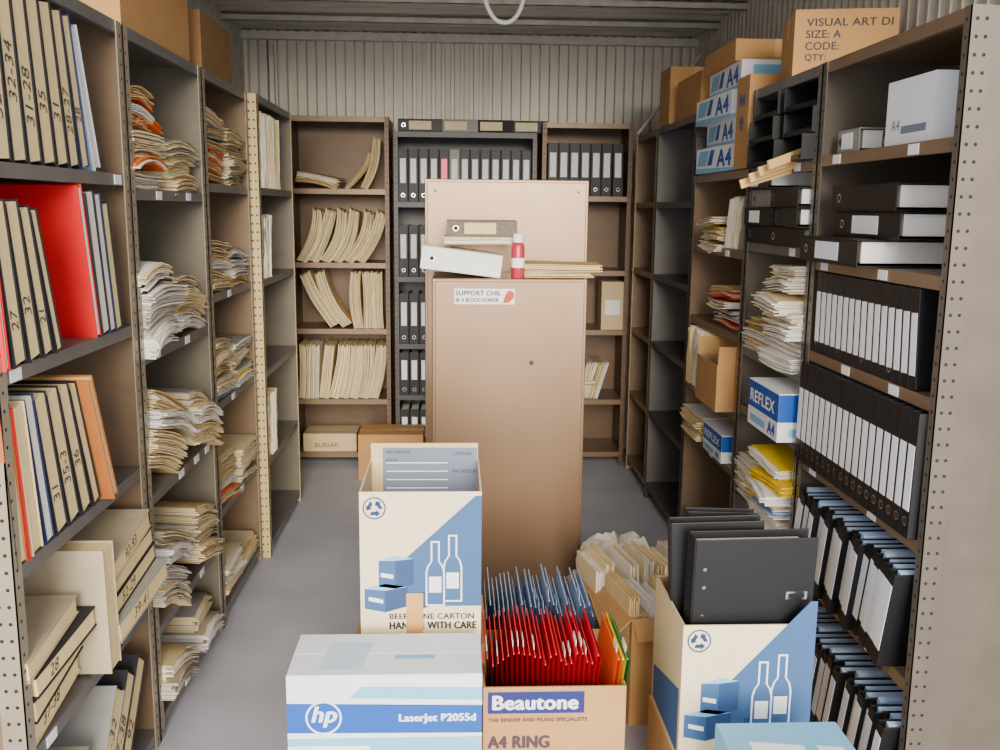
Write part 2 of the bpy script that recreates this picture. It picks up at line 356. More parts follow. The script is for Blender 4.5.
# ---------------------------------------------------------------- back left bookcase
gg='old manila files in the brown bookcase'
B=(-1.07,YS+.01)
pile((B[0]+.02,B[1],1.87),BCK,[fl(.035,.28,.3,MAND,gg,bend=.012) for i in range(2)],u=0,tilt=.18)
row((B[0]+.33,B[1],1.87),BCK,[flr(.03,.28,.3,.52,MAND,gg,bend=-.015),flr(.05,.34,.3,.30,MAND,gg,bend=-.015)])
row((B[0],B[1],1.39),BCK,[flr(.07,.36,.33,.33+.02*i,R.choice([MAND,CREAM,MAN]),gg,'bulky slumped bundle of old files',pg=CREAM,bend=-.02) for i in range(6)])
row((B[0]+.22,B[1],.95),BCK,[flr(.07,.40,.33,-.48,R.choice([MAND,CREAM,MAN]),gg,'bulky slumped bundle of old files',pg=CREAM,bend=.015) for i in range(2)])
row((B[0]+.38,B[1],.95),BCK,[flr(.065,.38,.33,-.04,MAN,gg,pg=CREAM,bend=.01) for i in range(3)])
row((B[0],B[1],.47),BCK,[flr(.065,.37,.33,.03,None,gg,pg=CREAM,bend=-.01) for i in range(2)]+[flr(.065,.37,.33,.16,R.choice([MAN,CREAM,MAND]),gg,'bulky slumped bundle of old files',pg=CREAM,bend=-.012) for i in range(6)])
# ---------------------------------------------------------------- back middle
gg='black lever arch files with white spine labels'
def bd(t=.066,h=.34,cov=BLACK,lab=LAB,name='black lever arch file with white spine label',phi=0,gg_=None,d=.3,dv=0,**k):
    k.setdefault('lz',.36); k.setdefault('lh',.46)
    return (lambda: binder(t,h,d,cov,lab,name,gg_ or gg,**k),t,h,phi,dv)
row((-.38,YS+.01,1.79),BCK,[bd(cov=(GREYC if i==5 else BLACK),name=('grey lever arch file with white spine label' if i==5 else 'black lever arch file with white spine label'),lab=(PINK if i==4 else LAB),lw=.22) for i in range(13)])
x=-.38
for i,a in enumerate((.05,-.1,-.12,.1)):
    o=binder(.08,.29,.2,[BLACK,GREYC,BLACKC,BLACK][i],CREAM,'lever arch file lying flat along the shelf top','lever arch files lying on top of the shelving',lz=.25,lh=.5)
    setp(o,(x,YS+.03+.01*i,2.241),BCK,0,.082,pi/2+0.0,0,a*.3); x+=.232
for z,n,hh in ((1.30,13,.34),(.85,13,.34),(.50,13,.29),(.10,13,.3)):
    row((-.38,YS+.01,z),BCK,[bd(h=hh,cov=(BLACK if R.random()<.9 else GREYC),lw=.22) for i in range(n)])
gg='black binders in the brown bookcase'
row((.60,YS+.01,1.84),BCK,[bd(t=.07,phi=(0 if i<6 else -.02),lw=.2) for i in range(7)])
pile((.62,YS+.02,.47),BCK,[fl(.025,.3,.3,MAND,gg) for i in range(4)],u=.05,tilt=-.1)
row((.78,YS+.02,.47),BCK,[flr(.02,.26,.3,.3,None,gg) for i in range(9)])
row((.62,YS+.02,1.35),BCK,[bd(t=.05,h=.28) for i in range(2)])
# ---------------------------------------------------------------- cartons
def carton(w,d,h,loc,label,body=CARD,open_=False,flaps=(),rz=0,name='cardboard_carton',group=None,inside=CARDI,tape=True,cat='box',face=None):
    """origin bottom centre of the front face"""
    e=empty(name,loc,(0,0,rz)); tag(e,label,cat,group)
    t=.005; b=MB(); x0,x1=-w/2,w/2; f=face or body
    mats=[body,inside,f]
    b.box(x0,x1,0,t,0,h,2); b.box(x0,x1,d-t,d,0,h,0); b.box(x0,x0+t,t,d-t,0,h,0); b.box(x1-t,x1,t,d-t,0,h,0)
    b.box(x0+t,x1-t,t,d-t,0,t,0)
    if open_:
        b.poly([(x0+t,t+.0005,t),(x1-t,t+.0005,t),(x1-t,t+.0005,h-.002),(x0+t,t+.0005,h-.002)],1)
        b.poly([(x0+t,d-t-.0005,t),(x1-t,d-t-.0005,t),(x1-t,d-t-.0005,h-.002),(x0+t,d-t-.0005,h-.002)],1)
        b.poly([(x0+t+.0005,t,t),(x0+t+.0005,d-t,t),(x0+t+.0005,d-t,h-.002),(x0+t+.0005,t,h-.002)],1)
        b.poly([(x1-t-.0005,t,t),(x1-t-.0005,d-t,t),(x1-t-.0005,d-t,h-.002),(x1-t-.0005,t,h-.002)],1)
    b.obj('carton_body',mats,e)
    if not open_:
        MB().box(x0,x1,0,d/2-.001,h,h+.004).obj('flap',[body],e,bevel=.001)
        MB().box(x0,x1,d/2+.001,d,h,h+.004).obj('flap',[body],e,bevel=.001)
        if tape:
            q=MB(); q.box(x0-.0008,x1+.0008,d/2-.024,d/2+.024,h+.004,h+.0046); q.box(x0-.001,x0-.0002,d/2-.024,d/2+.024,h-.07,h+.004); q.box(x1+.0002,x1+.001,d/2-.024,d/2+.024,h-.07,h+.004)
            q.obj('packing_tape',[TAPE],e)
    for (sd,ln,ang) in flaps:
        q=MB(); hw=w/2-.003 if sd in 'fk' else d/2-.003
        q.box(-hw,hw,-.002,.002,0,ln)
        if sd=='f': q.obj('flap',[body],e,(0,.003,h),(ang,0,0))
        if sd=='k': q.obj('flap',[inside],e,(0,d-.003,h),(-ang,0,0))
        if sd=='l': q.obj('flap',[body],e,(x0+.003,d/2,h),(0,0,0)).rotation_euler=Euler((ang,0,-pi/2))
        if sd=='r': q.obj('flap',[body],e,(x1-.003,d/2,h),(0,0,0)).rotation_euler=Euler((ang,0,pi/2))
    return e
def plate(pts,mat,parent,y=-.0008,name='printed_panel'):
    return MB().poly([(p[0],y,p[1]) for p in pts]).obj(name,[mat],parent)
def recycle(parent,cx,cz,r,mat,y=-.0012):
    b=MB(); n=28
    for i in range(n):
        a0,a1=2*pi*i/n,2*pi*(i+1)/n
        b.poly([(cx+r*math.cos(a0),y,cz+r*math.sin(a0)),(cx+r*math.cos(a1),y,cz+r*math.sin(a1)),(cx+r*.88*math.cos(a1),y,cz+r*.88*math.sin(a1)),(cx+r*.88*math.cos(a0),y,cz+r*.88*math.sin(a0))])
    for k in range(3):
        a=k*2*pi/3; ca,sa=math.cos(a),math.sin(a)
        def T(p,q): return (cx+(p*ca-q*sa)*r,y,cz+(p*sa+q*ca)*r)
        b.poly([T(-.42,-.62),T(.18,-.62),T(.18,-.30),T(-.26,-.30)])
        b.poly([T(.14,-.78),T(.52,-.46),T(.14,-.14)])
    b.obj('recycling_symbol',[mat],parent)
def wineprint(e,w,zb,sc,words=True,up=0):
    x0=-w/2
    def P(px,py): return (x0+px*w/118,zb+(py+up)*sc)
    plate([P(118,8),P(118,146-up),P(112,146-up),P(44,78),P(30,60),P(30,22),P(100,22)],SLATE,e,name='blue_print_band')
    plate([P(0,2-up),P(118,2-up),P(118,30),P(60,30),P(0,30)],CREAMB,e,y=-.0010,name='printed_panel')
    b=MB()
    def quad(pts,m,y=-.0014): b.poly([(P(*p)[0],y,P(*p)[1]) for p in pts],m)
    quad([(18,50),(34,48),(34,76),(18,76)],0);quad([(34,48),(52,52),(52,78),(34,76)],1);quad([(18,76),(34,76),(52,78),(36,81)],2)
    quad([(4,28),(24,24),(24,46),(4,48)],0);quad([(24,24),(46,30),(46,50),(24,46)],1);quad([(4,48),(24,46),(46,50),(24,53)],2)
    quad([(46,28),(58,26),(58,44),(46,44)],0);quad([(58,26),(67,30),(67,46),(58,44)],1)
    quad([(20,60),(32,58),(32,62),(20,64)],3,-.0016);quad([(8,36),(22,33),(22,37),(8,40)],3,-.0016)
    b.obj('printed_boxes',[SLATE,M('print_mid_blue',(40,74,118),.6),SKYB,WHP],e)
    b2=MB()
    def bottle(cx,base,top,hw,ex,m,y):
        nk=hw*.36
        pts=[(cx-hw-ex,base-ex),(cx+hw+ex,base-ex),(cx+hw+ex,base+(top-base)*.52),(cx+hw*.8+ex,base+(top-base)*.62),(cx+nk+ex,base+(top-base)*.70),(cx+nk+ex,top+ex),(cx-nk-ex,top+ex),(cx-nk-ex,base+(top-base)*.70),(cx-hw*.8-ex,base+(top-base)*.62),(cx-hw-ex,base+(top-base)*.52)]
        b2.poly([(P(*p)[0],y,P(*p)[1]) for p in pts],m)
    for (cx,ba,tp,i) in ((90,36,100,0),(73,32,94,1)):
        bottle(cx,ba,tp,7.8,1.6,0,-.0015-i*.0006); bottle(cx,ba,tp,7.8,0,1,-.0018-i*.0006)
        yy=-.0020-i*.0006
        b2.poly([(P(cx-6,0)[0],yy,P(0,ba+12)[1]),(P(cx+6,0)[0],yy,P(0,ba+12)[1]),(P(cx+6,0)[0],yy,P(0,ba+28)[1]),(P(cx-6,0)[0],yy,P(0,ba+28)[1])],0)
    b2.obj('printed_bottles',[WHP,SLATE],e)
    if words:
        text('BEER WINE CARTON',e,BLKP,(x0+.24*w,-.0014,zb+23*sc),w=w*.70,h=.016,bold=.05)
        text('HANDLE WITH CARE',e,BLKP,(x0+.24*w,-.0014,zb+13*sc),w=w*.72,h=.020,bold=.07)
carton(.36,.34,.575,(-.095,2.43,0),'plain brown carton under a taller cream carton',tape=False)
W1=.327
e=carton(W1,.34,.425,(-.093,2.45,.58),'tall cream carton printed with blue bottles, its top open',CREAMB,True,[('k',.05,-.02)],inside=CARDL,name='wine_carton',group='cream cartons printed with blue bottles')
wineprint(e,W1,.0,.425/150,up=6)
recycle(e,-W1/2+.040,.425-.045,.031,SYM)
MB().box(-.040,.006,-.0034,-.0028,.0,.14).obj('packing_tape',[TAPE],e)
pf=MB()
pf.poly([(-.125,.33,.29),(.158,.33,.29),(.158,.33,.462),(-.125,.33,.462)],0)
for i in range(5): pf.poly([(-.115,.3292,.31+.026*i),(.07,.3292,.31+.026*i),(.07,.3292,.313+.026*i),(-.115,.3292,.313+.026*i)],1)
pf.obj('printed_form',[BLUEG,WHP],e)
text('DESCRIPTION',e,BLKP,(-.115,.328,.445),h=.008); text('ROOM',e,BLKP,(-.115,.328,.42),h=.008); text('ITEM NO.',e,BLKP,(.09,.328,.44),h=.009); text('PACKED BY',e,BLKP,(.085,.328,.385),h=.01)
HW=.472
e=carton(HW,.225,.636,(-.17,2.145,0),'white printer carton with blue band and round logo',WHITEB,tape=False,name='printer_carton')
plate([(-HW/2,.40),(HW/2,.40),(HW/2,.475),(-HW/2,.475)],SKYB,e,-.0006)
plate([(-HW/2,.49),(HW/2,.485),(HW/2,.558),(-HW/2,.568)],BLUEP,e,-.0009)
plate([(-HW/2+.15,.58),(HW/2,.572),(HW/2,.605),(-HW/2+.18,.610)],SKYB,e,-.0009)
plate([(-HW/2,.42),(-.03,.42),(-.04,.455),(-HW/2,.455)],WHP,e,-.0012)
b=MB(); b.disc((-HW/2+.088,-.0015,.53),'y',.044,28,0); b.obj('logo_disc',[WHP],e)
b=MB(); b.disc((-HW/2+.088,-.0019,.53),'y',.039,28,0); b.obj('logo_disc',[BLUEP],e)
text('hp',e,WHP,(-HW/2+.060,-.0024,.506),h=.054,bold=.04,shear=.25)
text('LaserJet P2055d',e,WHP,(.035,-.0016,.512),w=.185,bold=.06)
tp=MB(); tp.poly([(-.16,.03,.6412),(-.06,.03,.6412),(-.04,.17,.6412),(-.15,.17,.6412)],0); tp.poly([(.02,.08,.6412),(.12,.08,.6412),(.12,.1,.6412),(.02,.1,.6412)],1); tp.obj('printed_panel',[M('faint_blue_print',(206,226,242),.6),SKYB],e)
carton(.37,.34,.215,(.26,2.31,0),'flat plain carton under an open carton of files',tape=False)
BW=.376
e=carton(BW,.345,.30,(.262,2.30,.22),'open brown carton packed with red hanging files',CARD,True,name='cardboard_carton')
plate([(-BW/2+.012,.226),(BW/2-.11,.226),(BW/2-.11,.287),(-BW/2+.012,.287)],NAVYP,e,-.0010,name='printed_panel')
text('Beautone',e,WHP,(-BW/2+.026,-.0016,.238),w=.222,h=.038,bold=.07)
text('THE BINDER AND FILING SPECIALISTS',e,DKP,(-BW/2+.014,-.0012,.203),w=.26,h=.010,bold=.06)
text('A4 RING',e,DKP,(-BW/2+.014,-.0012,.128),w=.16,h=.034,bold=.08)
def susp(h,d,mat,gg,name,phi=0):
    def mk():
        b=MB(); a=.005; z0=h-.03*R.random()
        b.poly([(0.001,0,0),(0.001,d,0),(-a*.2,d,z0),(-a*.2,0,h)]); b.poly([(.003,0,0),(.003,d,0),(.010,d,h-.01),(.010,0,h-.012*R.random())])
        b.box(-.0015,.0015,-.006,d+.006,h-.003,h+.002,0)
        o=b.obj('suspension_file',[mat]); 
        if R.random()<.5: MB().box(-.001,.0005,.03,.085,h,h+.02).obj('index_tab',[mat if mat is BLUEF else PAPER],o)
        return tag(o,name,'file',gg)
    return (mk,.0105,h,phi)
its=[susp(.362+R.uniform(-.02,.02),.29,REDF,'red hanging files in the carton','bright red hanging file standing in a carton',(i-12)*.006) for i in range(24)]
row((.083,2.325,.226),BCK,its)
row((.395,2.325,.226),BCK,[susp(.36,.28,m,'coloured hanging files beside the red ones','bright %s hanging file leaning outward'%n,.10) for m,n in ((ORANGE,'orange'),(YEL,'yellow'),(GREEN,'green'))])
carton(.38,.34,.195,(.265,2.72,0),'flat plain carton on the floor',tape=False)
carton(.39,.36,.26,(.265,2.71,.2),'open brown carton of pale blue hanging files',CARD,True)
row((.08,2.74,.206),BCK,[susp(.34+R.uniform(-.03,.03),.29,BLUEF,'pale blue hanging files in the carton','pale blue hanging file standing in a carton',(i-13)*.006) for i in range(28)])
# papers carton
RZ=.16; PO=Vector((.775,3.02,0))
e=carton(.36,.56,.39,PO,'low brown carton with vertical lettering, overfilled with papers',CARD,True,[('l',.10,2.3),('f',.08,2.4)],rz=RZ)
text('Beautone',e,NAVYP,(-.1812,.50,.12),w=.44,h=.08,face='-X',vert=False,bold=.06)
gg='loose files stuffed into the floor carton'
row(PO+off(RZ,-.165,.02,.006),RZ,[flr(.035,.41+R.uniform(-.02,.04),.25,(i-4)*.016,R.choice([PAPER,GRYP,PAPER,MAN]),gg,'bundle of white papers standing in a carton',bend=.008) for i in range(8)])
row(PO+off(RZ,-.165,.29,.006),RZ,[flr(.035,.42+R.uniform(-.02,.05),.24,(i-5)*.02,R.choice([GRYP,PAPER,CREAM,GRYP]),gg,'bundle of papers standing in a carton',bend=.008) for i in range(8)])
def sack(loc,s,hh,label,mat):
    b=MB(); n=30; prof=[(.08,0),(.15,.03),(.17,.12),(.16,.22),(.17,.30),(.14,.37),(.10,.41),(.05,.40),(.01,.38)]
    for k,(r,z) in enumerate(prof):
        for i in range(n):
            a=2*pi*i/n; rr=s*r*(1+.12*math.sin(3*a+z*14)+R.uniform(-.11,.11)); b.v.append((rr*math.cos(a),rr*.8*math.sin(a),(z+(R.uniform(-.022,.022) if z>0 else 0))*hh/.41))
    for k in range(len(prof)-1):
        for i in range(n):
            j=(i+1)%n; b.f.append((k*n+i,k*n+j,(k+1)*n+j,(k+1)*n+i)); b.m.append(0)
    b.f.append(tuple(n-1-i for i in range(n))); b.m.append(0)
    e0=(len(prof)-1)*n; b.f.append(tuple(e0+i for i in range(n))); b.m.append(0)
    o=b.obj('paper_sack',[mat],None,loc); tag(o,label,'bag')
SK=M('crumpled_sack',(214,204,190),.6,0,.1,14)
sack((.70,3.86,0),1.05,.36,'crumpled pale paper sack beside a carton',SK)
sack((.97,3.84,0),.8,.34,'smaller crumpled grey sack beside a carton',M('crumpled_grey_sack',(176,168,160),.6,0,.1,14))
# wine carton 2
carton(.34,.34,.315,(.752,2.28,0),'plain brown carton beneath a cream one',tape=False)
W2=.345
e=carton(W2,.34,.385,(.757,2.26,.32),'open cream carton printed with blue bottles holding binders',CARDL,True,[],inside=CARDI,name='wine_carton',group='cream cartons printed with blue bottles',face=CREAMB)
wineprint(e,W2,-.005,.385/124,words=False,up=-2)
recycle(e,-W2/2+.042,.385-.042,.031,SYM)
bb=MB(); bb.poly([(-W2/2-.001,.02,.02),(-W2/2-.001,.32,.02),(-W2/2-.001,.32,.12),(-W2/2-.001,.02,.2)]); bb.obj('blue_print_band',[SLATE],e)
gg='black binders standing in the open carton'
def bigbinder(loc,rot,w,h,t,name,det=True):
    b=MB(); c=.004
    b.box(0,t,0,c,0,h); b.box(0,c,c,w,0,h); b.box(t-c,t,c,w,0,h)
    o=b.obj('ring_binder',[BLACK],None,loc,rot,bevel=.0015)
    if det:
        for z in (h-.26,h-.21,h-.13,h-.08):
            MB().disc((t+.0008,.03,z),'x',.005,12,0).obj('rivet',[CHROME],o)
        r=MB(); r.box(t,t+.0012,w-.075,w-.018,h-.170,h-.148,0); r.box(t+.0012,t+.0016,w-.068,w-.025,h-.165,h-.153,1); r.obj('latch_slot',[CHROME,BLACK],o)
    MB().box(c+.002,t-.014,.02,w-.03,.008,h-.02).obj('paper_block',[GRYP],o)
    return tag(o,name,'binder',gg)
bigbinder((.605,2.365,.50),(0,0.05,RGT+.05),.325,.43,.065,'large black lever arch file showing its cover and rivets')
bigbinder((.60,2.47,.50),(.05,0.03,RGT-.08),.25,.43,.05,'black binder standing behind another in a carton',False)
bigbinder((.63,2.545,.47),(-.03,0.0,RGT),.20,.46,.04,'worn black binder at the back of a carton',False)
e=carton(.29,.36,.545,(.765,1.70,0),'white and blue carton with printed lid',SKYB,tape=False)
tp=MB(); tp.poly([(-.14,.02,.5495),(.14,.02,.5495),(.14,.15,.5495),(-.14,.20,.5495)],0); tp.poly([(-.09,.24,.5496),(.03,.22,.5496),(.03,.26,.5496),(-.09,.28,.5496)],1); tp.poly([(.06,.2,.5497),(.12,.19,.5497),(.12,.25,.5497),(.06,.26,.5497)],1); tp.obj('printed_panel',[BLUEP,WHP],e)
# ---------------------------------------------------------------- lockers
def cupboard(x0,x1,y0,y1,h,label):
    e=empty('steel_cupboard',((x0+x1)/2,y0,0)); tag(e,label,'cupboard'); w=x1-x0; d=y1-y0
    b=MB(); b.box(-w/2,w/2,.0,d,.0,h)
    b.obj('cupboard_body',[LOCK],e,bevel=.004)
    b=MB(); b.box(-w/2+.012,w/2-.012,-.006,-.0005,.06,h-.012); b.obj('door',[LOCK],e,bevel=.003)
    return e,w
e,w=cupboard(-.10,.555,4.0,4.40,1.462,'tan metallic steel cupboard standing in the aisle')
MB().box(-.235,.02,-.0085,-.0065,1.355,1.42).obj('sticker',[LAB],e)
text('SUPPORT CHIL',e,BLKP,(-.228,-.0095,1.392),w=.19,h=.02,bold=.05)
text('BE A BLOOD DONOR',e,BLKP,(-.228,-.0095,1.365),w=.18,h=.016,bold=.05)
plate([(-.03,1.36),(-.005,1.362),(.015,1.38),(.018,1.405),(-.005,1.415),(-.02,1.395)],ORP,e,-.0095)
b=MB(); b.disc((.095,-.0068,1.105),'y',.012,18,0); b.disc((.095,-.0075,1.105),'y',.005,12,1); b.obj('lock',[LOCKD,HOLE],e)
e,w=cupboard(-.145,.615,4.46,4.86,1.885,'taller tan steel cupboard behind the aisle cupboard')
for xx in (-.33,.33):
    b=MB(); b.disc((xx,-.0068,1.83),'y',.006,10,0); b.obj('rivet',[LOCKD],e)
zt=1.4625
o=binder(.095,.34,.27,M('white_binder',(236,236,230),.4),None,'white lever arch file lying flat with a curved cover',lz=.3)
setp(o,(-.14,4.02,zt),BCK,0,.095+.04,pi/2+.12)
o=folder(.035,.3,.26,MAND,PAPER,'cream folder lying under a grey box file',wav=.2); setp(o,(-.05,4.07,zt),BCK,0.0,.172,pi/2+.0)
o=binder(.068,.30,.24,M('grey_marbled_binder',(112,102,86),.7,0,.4,90),MAN,'grey marbled lever arch file lying on papers',lz=.25,lh=.45); setp(o,(-.04,4.08,zt),BCK,0,.240,pi/2)
for i in range(2):
    o=folder(.028,.30+.03*i,.3,MAND,CREAM,'buff file lying flat and overhanging the cupboard edge',wav=.5); setp(o,(.29,4.01+.01*i,zt),BCK,0,.03+.030*i,pi/2,0,.05-.1*i)
b=MB(); b.lathe(0,0,[(.026,0),(.028,.003),(.028,.135),(.020,.15)],20,0); cb=b.obj('spray_can',[PINK],None,(.262,4.04,zt),smooth=True)
tag(cb,'pink-red aerosol spray can with white cap','spray can')
MB().lathe(0,0,[(.0284,.045),(.0284,.085)],20).obj('can_label',[LAB],cb)
MB().lathe(0,0,[(.022,.15),(.022,.183),(.019,.186)],20).obj('spray_cap',[WHP],cb)
# ---------------------------------------------------------------- R1
nb='thin black ring binder with white spine label'
row((FR+.005,3.04,RL1[3]),RGT,[bd(.042,.26,lab=LAB,name=nb,phi=-.03-.003*i,gg_='ring binders on the upper binder shelf',d=.26,lz=.14,lh=.62,ring=(i%4==0),lw=.14) for i in range(16)])
row((FR-.02,3.085,RL1[2]),RGT,[bd(.0445,.33,lab=LAB,name=nb,phi=.03,gg_='ring binders on the middle binder shelf',d=.28,lz=.22,lh=.52,lw=.14,dv=0,ring=True) for i in range(18)])
def leanrow(z,n,ph0,grp,nm):
    its=[bd(.034+.004*(i%3==0),.29,lab=(LABG if i%3 else LAB),name=nm,phi=ph0,gg_=grp,d=.27,lz=.18,lh=.70,lw=.04,ring=False,pm=PBLUE,ph=-.002 if i%4 else .008,dv=R.uniform(-.015,.02)) for i in range(n)]
    row((FR-.03,3.075,z),RGT,its)
leanrow(RL1[1],20,.22,'leaning binders on the lower binder shelf','slim black binder with pale blue papers leaning on the shelf')
leanrow(RL1[0],20,.24,'binders on the lowest binder shelf','slim black binder with pale blue papers on the lowest shelf')
for i,(dy,dx) in enumerate(((3.02,-.07),(2.95,.01),(2.96,.0))):
    o=binder(.076,.44,.30,BLACK,[LABG,LAB,None][i],['black lever arch file lying flat, poking out of the shelf','black lever arch file lying flat with a white label','black lever arch file on top of a lying stack'][i],'lever arch files lying flat in a stack',lz=.30,lh=.40)
    setp(o,(FR+dx,dy,RL1[4]+.0005),RGT,0,.077*(i+1),pi/2)
o=binder(.07,.16,.25,GREYC,LAB,'small grey file box lying on the top shelf',None,lz=.2,lh=.5); setp(o,(FR+.03,3.02,1.9305),RGT,0,.071,pi/2)
o=binder(.06,.2,.25,BLACK,LAB,'black file lying flat on the top shelf',None,lz=.3,lh=.5); setp(o,(FR+.10,2.86,1.9305),RGT,0,.061,pi/2)
e=carton(.27,.24,.17,(FR+.03,2.55,1.931),'small white printed carton on the steel shelf',WHITEB,tape=False,rz=RGT)
text('A4',e,BLUEG,(-.10,-.001,.04),h=.03); plate([(-.04,.03),(.1,.03),(.1,.05),(-.04,.05)],BLUEG,e,-.001)
# ---------------------------------------------------------------- R2
def tray(loc,label,yaw=0):
    e=MB(); w,d,h=.30,.33,.085
    e.box(0,w,0,d,0,.004); e.box(0,.004,0,d,0,h); e.box(w-.004,w,0,d,0,h); e.box(0,w,d-.004,d,0,h)
    e.box(.02,w-.02,0,.004,0,.018)
    o=e.obj('document_tray',[BLACK],None,loc,(0,0,RGT+yaw),bevel=.001); return tag(o,label,'tray','stacked black document trays')
for c,y in enumerate((3.79,3.44)):
    for k in range(3): tray((FR-.02+R.uniform(-.03,.02),y,1.9205+.088*k),'black plastic document tray stacked with others',R.uniform(-.05,.05))
for k in range(4):
    o=binder(.066,.33,.28,BLACK if k!=2 else GREYC,LAB if k%2 else None,'black lever arch file lying in a pile','lever arch files piled on the grey bay',lz=.2); setp(o,(FR-.01+R.uniform(-.03,.02),3.78,1.6305),RGT,0,.0675*(k+1),pi/2,0,R.uniform(-.08,.08))
for k in range(3):
    o=binder(.066,.29,.28,BLACK,None,'black lever arch file lying in a pile','lever arch files piled on the grey bay',lz=.2); setp(o,(FR-.01+R.uniform(-.03,.02),3.43,1.6305),RGT,0,.0675*(k+1),pi/2,0,R.uniform(-.08,.08))
gg='mixed papers on the grey bay'
for k in range(4):
    b=MB(); b.box(0,.008,0,.34,0,.03); o=b.obj('wooden_ruler',[M('pale_wood',(232,190,120),.6)],None,(FR-.17+.015*k,3.36-.05*k,1.80+.020*k+.03),(0.30,0,RGT+.15*k)); tag(o,'pale wooden strip sticking out above files','ruler',)
pile((FR-.05,3.45,1.21),RGT,[fl(.05,.30,.33,R.choice([PAPER,CREAM,PAPER]),gg,'loose bundle of white papers in a tall stack',PAPER,bend=.006) for i in range(7)],u=0,jr=.05)
pile((FR,3.79,1.21),RGT,[fl(.04,.29,.33,None,gg) for i in range(3)],u=0,jr=.03)
def a4box(loc,rz,w=.32,d=.24,h=.2,name='white and blue copy paper carton',grp=None,style=0):
    e=carton(w,d,h,loc,name,WHITEB,tape=False,rz=rz,name='paper_carton',group=grp)
    if style==0:
        plate([(-w/2,0),(w/2,0),(w/2,h*.12),(-w/2,h*.22)],SKYB,e,-.0008)
        plate([(-w*.46,h*.3),(-w*.22,h*.3),(-w*.14,h*.92),(-w*.4,h*.92)],SKYB,e,-.0008)
        plate([(-w*.18,h*.3),(-w*.06,h*.3),(w*.0,h*.92),(-w*.1,h*.92)],BLUEP,e,-.0010)
        text('A4',e,BLUEP,(w*.08,-.0014,h*.22),w=w*.34,h=h*.66,bold=.08)
        b=MB(); b.poly([(w/2+.0008,0.0,0),(w/2+.0008,d,0),(w/2+.0008,d,h*.2),(w/2+.0008,0,h*.12)],0); b.poly([(w/2+.0008,.05,h*.4),(w/2+.0008,d-.05,h*.4),(w/2+.0008,d-.05,h*.85),(w/2+.0008,.05,h*.85)],0); b.obj('printed_panel',[SKYB],e)
    else:
        plate([(-w/2,h*.42),(w/2,h*.42),(w/2,h),(-w/2,h)],BLUEP,e,-.0008)
        text('REFLEX',e,WHP,(-w*.42,-.0014,h*.56),w=w*.8,h=h*.26,bold=.06)
        text('A4',e,BLUEP,(w*.2,-.0014,h*.08),h=h*.26,bold=.08)
        plate([(-w*.4,h*.1),(w*.1,h*.1),(w*.1,h*.26),(-w*.4,h*.26)],SKYB,e,-.0012)
        b=MB(); b.poly([(w/2+.0008,0.0,h*.42),(w/2+.0008,d,h*.42),(w/2+.0008,d,h),(w/2+.0008,0,h)],0); b.poly([(w/2+.0008,0.04,h*.1),(w/2+.0008,d-.04,h*.1),(w/2+.0008,d-.04,h*.28),(w/2+.0008,.04,h*.28)],1); b.obj('printed_panel',[BLUEP,SKYB],e)
    return e
a4box((FR-.07,3.29,.971),RGT,.33,.28,.165,'blue and white copy paper carton jutting from the shelf',None,1)
pile((FR-.03,3.47,.59),RGT,[fl(.035,.31,.33,m,gg,'pale or yellow folder in an untidy stack',pg,bend=.006) for m,pg in ((PAPER,None),(CREAM,None),(PAPER,PBLUE),(YEL,PAPER),(PAPER,PAPER),(YEL,YEL),(PAPER,PAPER),(YEL,PAPER))],u=0,jr=.07)
pile((FR,3.8,.59),RGT,[fl(.035,.29,.33,None,gg) for i in range(5)],u=0,jr=.03)
pile((FR,3.8,.1),RGT,[fl(.03,.33,.33,BLACKC,gg,'black folder in a low stack') for i in range(7)],u=0,jr=.03)
# ---------------------------------------------------------------- R3
gg='mixed papers on the low tan bay'
pile((FR-.02,4.5,1.59),RGT,[fl(.03,.3,.32,m,gg,bend=.006) for m in (CREAM,PAPER,YEL,MAN)],u=0,jr=.04)
row((FR-.0,4.14,1.59),RGT,[flr(.03,.22,.3,.3,m,gg) for m in (CREAM,PAPER,MAN,CREAM,GREYC)])
pile((FR-.0,4.35,1.24),RGT,[fl(.028,.3,.32,m,gg,'coloured folder in a small stack') for m in (REDF,PAPER,BLACKC,CREAM,REDF,MAN)],u=.0,jr=.03)
row((FR-.02,4.65,.91),RGT,[flr(.035,.28,.3,.06,CREAM,gg,'cream folder standing upright') for i in range(9)])
e=carton(.34,.32,.20,(FR-.07,4.07,.911),'open brown carton with raised flaps on the shelf',CARD,True,[('k',.08,.3),('r',.08,.1),('l',.08,.1)],rz=RGT)
pile((FR-.03,4.66,.67),RGT,[fl(.03,.32,.33,m,gg) for m in (MAN,GREYC,CREAM,PAPER)],u=0,tilt=0,jr=.04)
a4box((FR-.02,4.10,.671),RGT,.30,.28,.12,'blue copy paper packet on the steel shelf',None,1)
pile((FR,4.6,.1),RGT,[fl(.03,.33,.33,BLACKC,gg,'black folder in a low stack') for i in range(5)],u=0,jr=.03)
gA='cartons stacked on top of the low bay'
zz=1.924
for i in range(4):
    a4box((FR-.01+.03*(i%2),4.36+.03*(i%3-1),zz),RGT+(.05,-.04,.03,-.02)[i],.54,.36,.108,'white copy paper carton with blue print in a stack',gA,0); zz+=.113
carton(.50,.38,.085,(FR+.0,4.36,zz),'flat brown carton on top of paper cartons',CARD,rz=RGT,group=gA)
e=carton(.17,.36,.36,(FR-.01,3.935,1.924),'tall brown carton on top of the low bay',CARD,rz=RGT,group=gA)
text('A4',e,BLUEP,(-.05,-.001,.25),h=.05,bold=.05); recycle(e,0,.18,.03,BLUEP)
carton(.5,.38,.2,(FR+.02,5.0,2.224),'brown carton on the dark grey bay',CARD,rz=RGT,group='brown cartons on the bay tops')
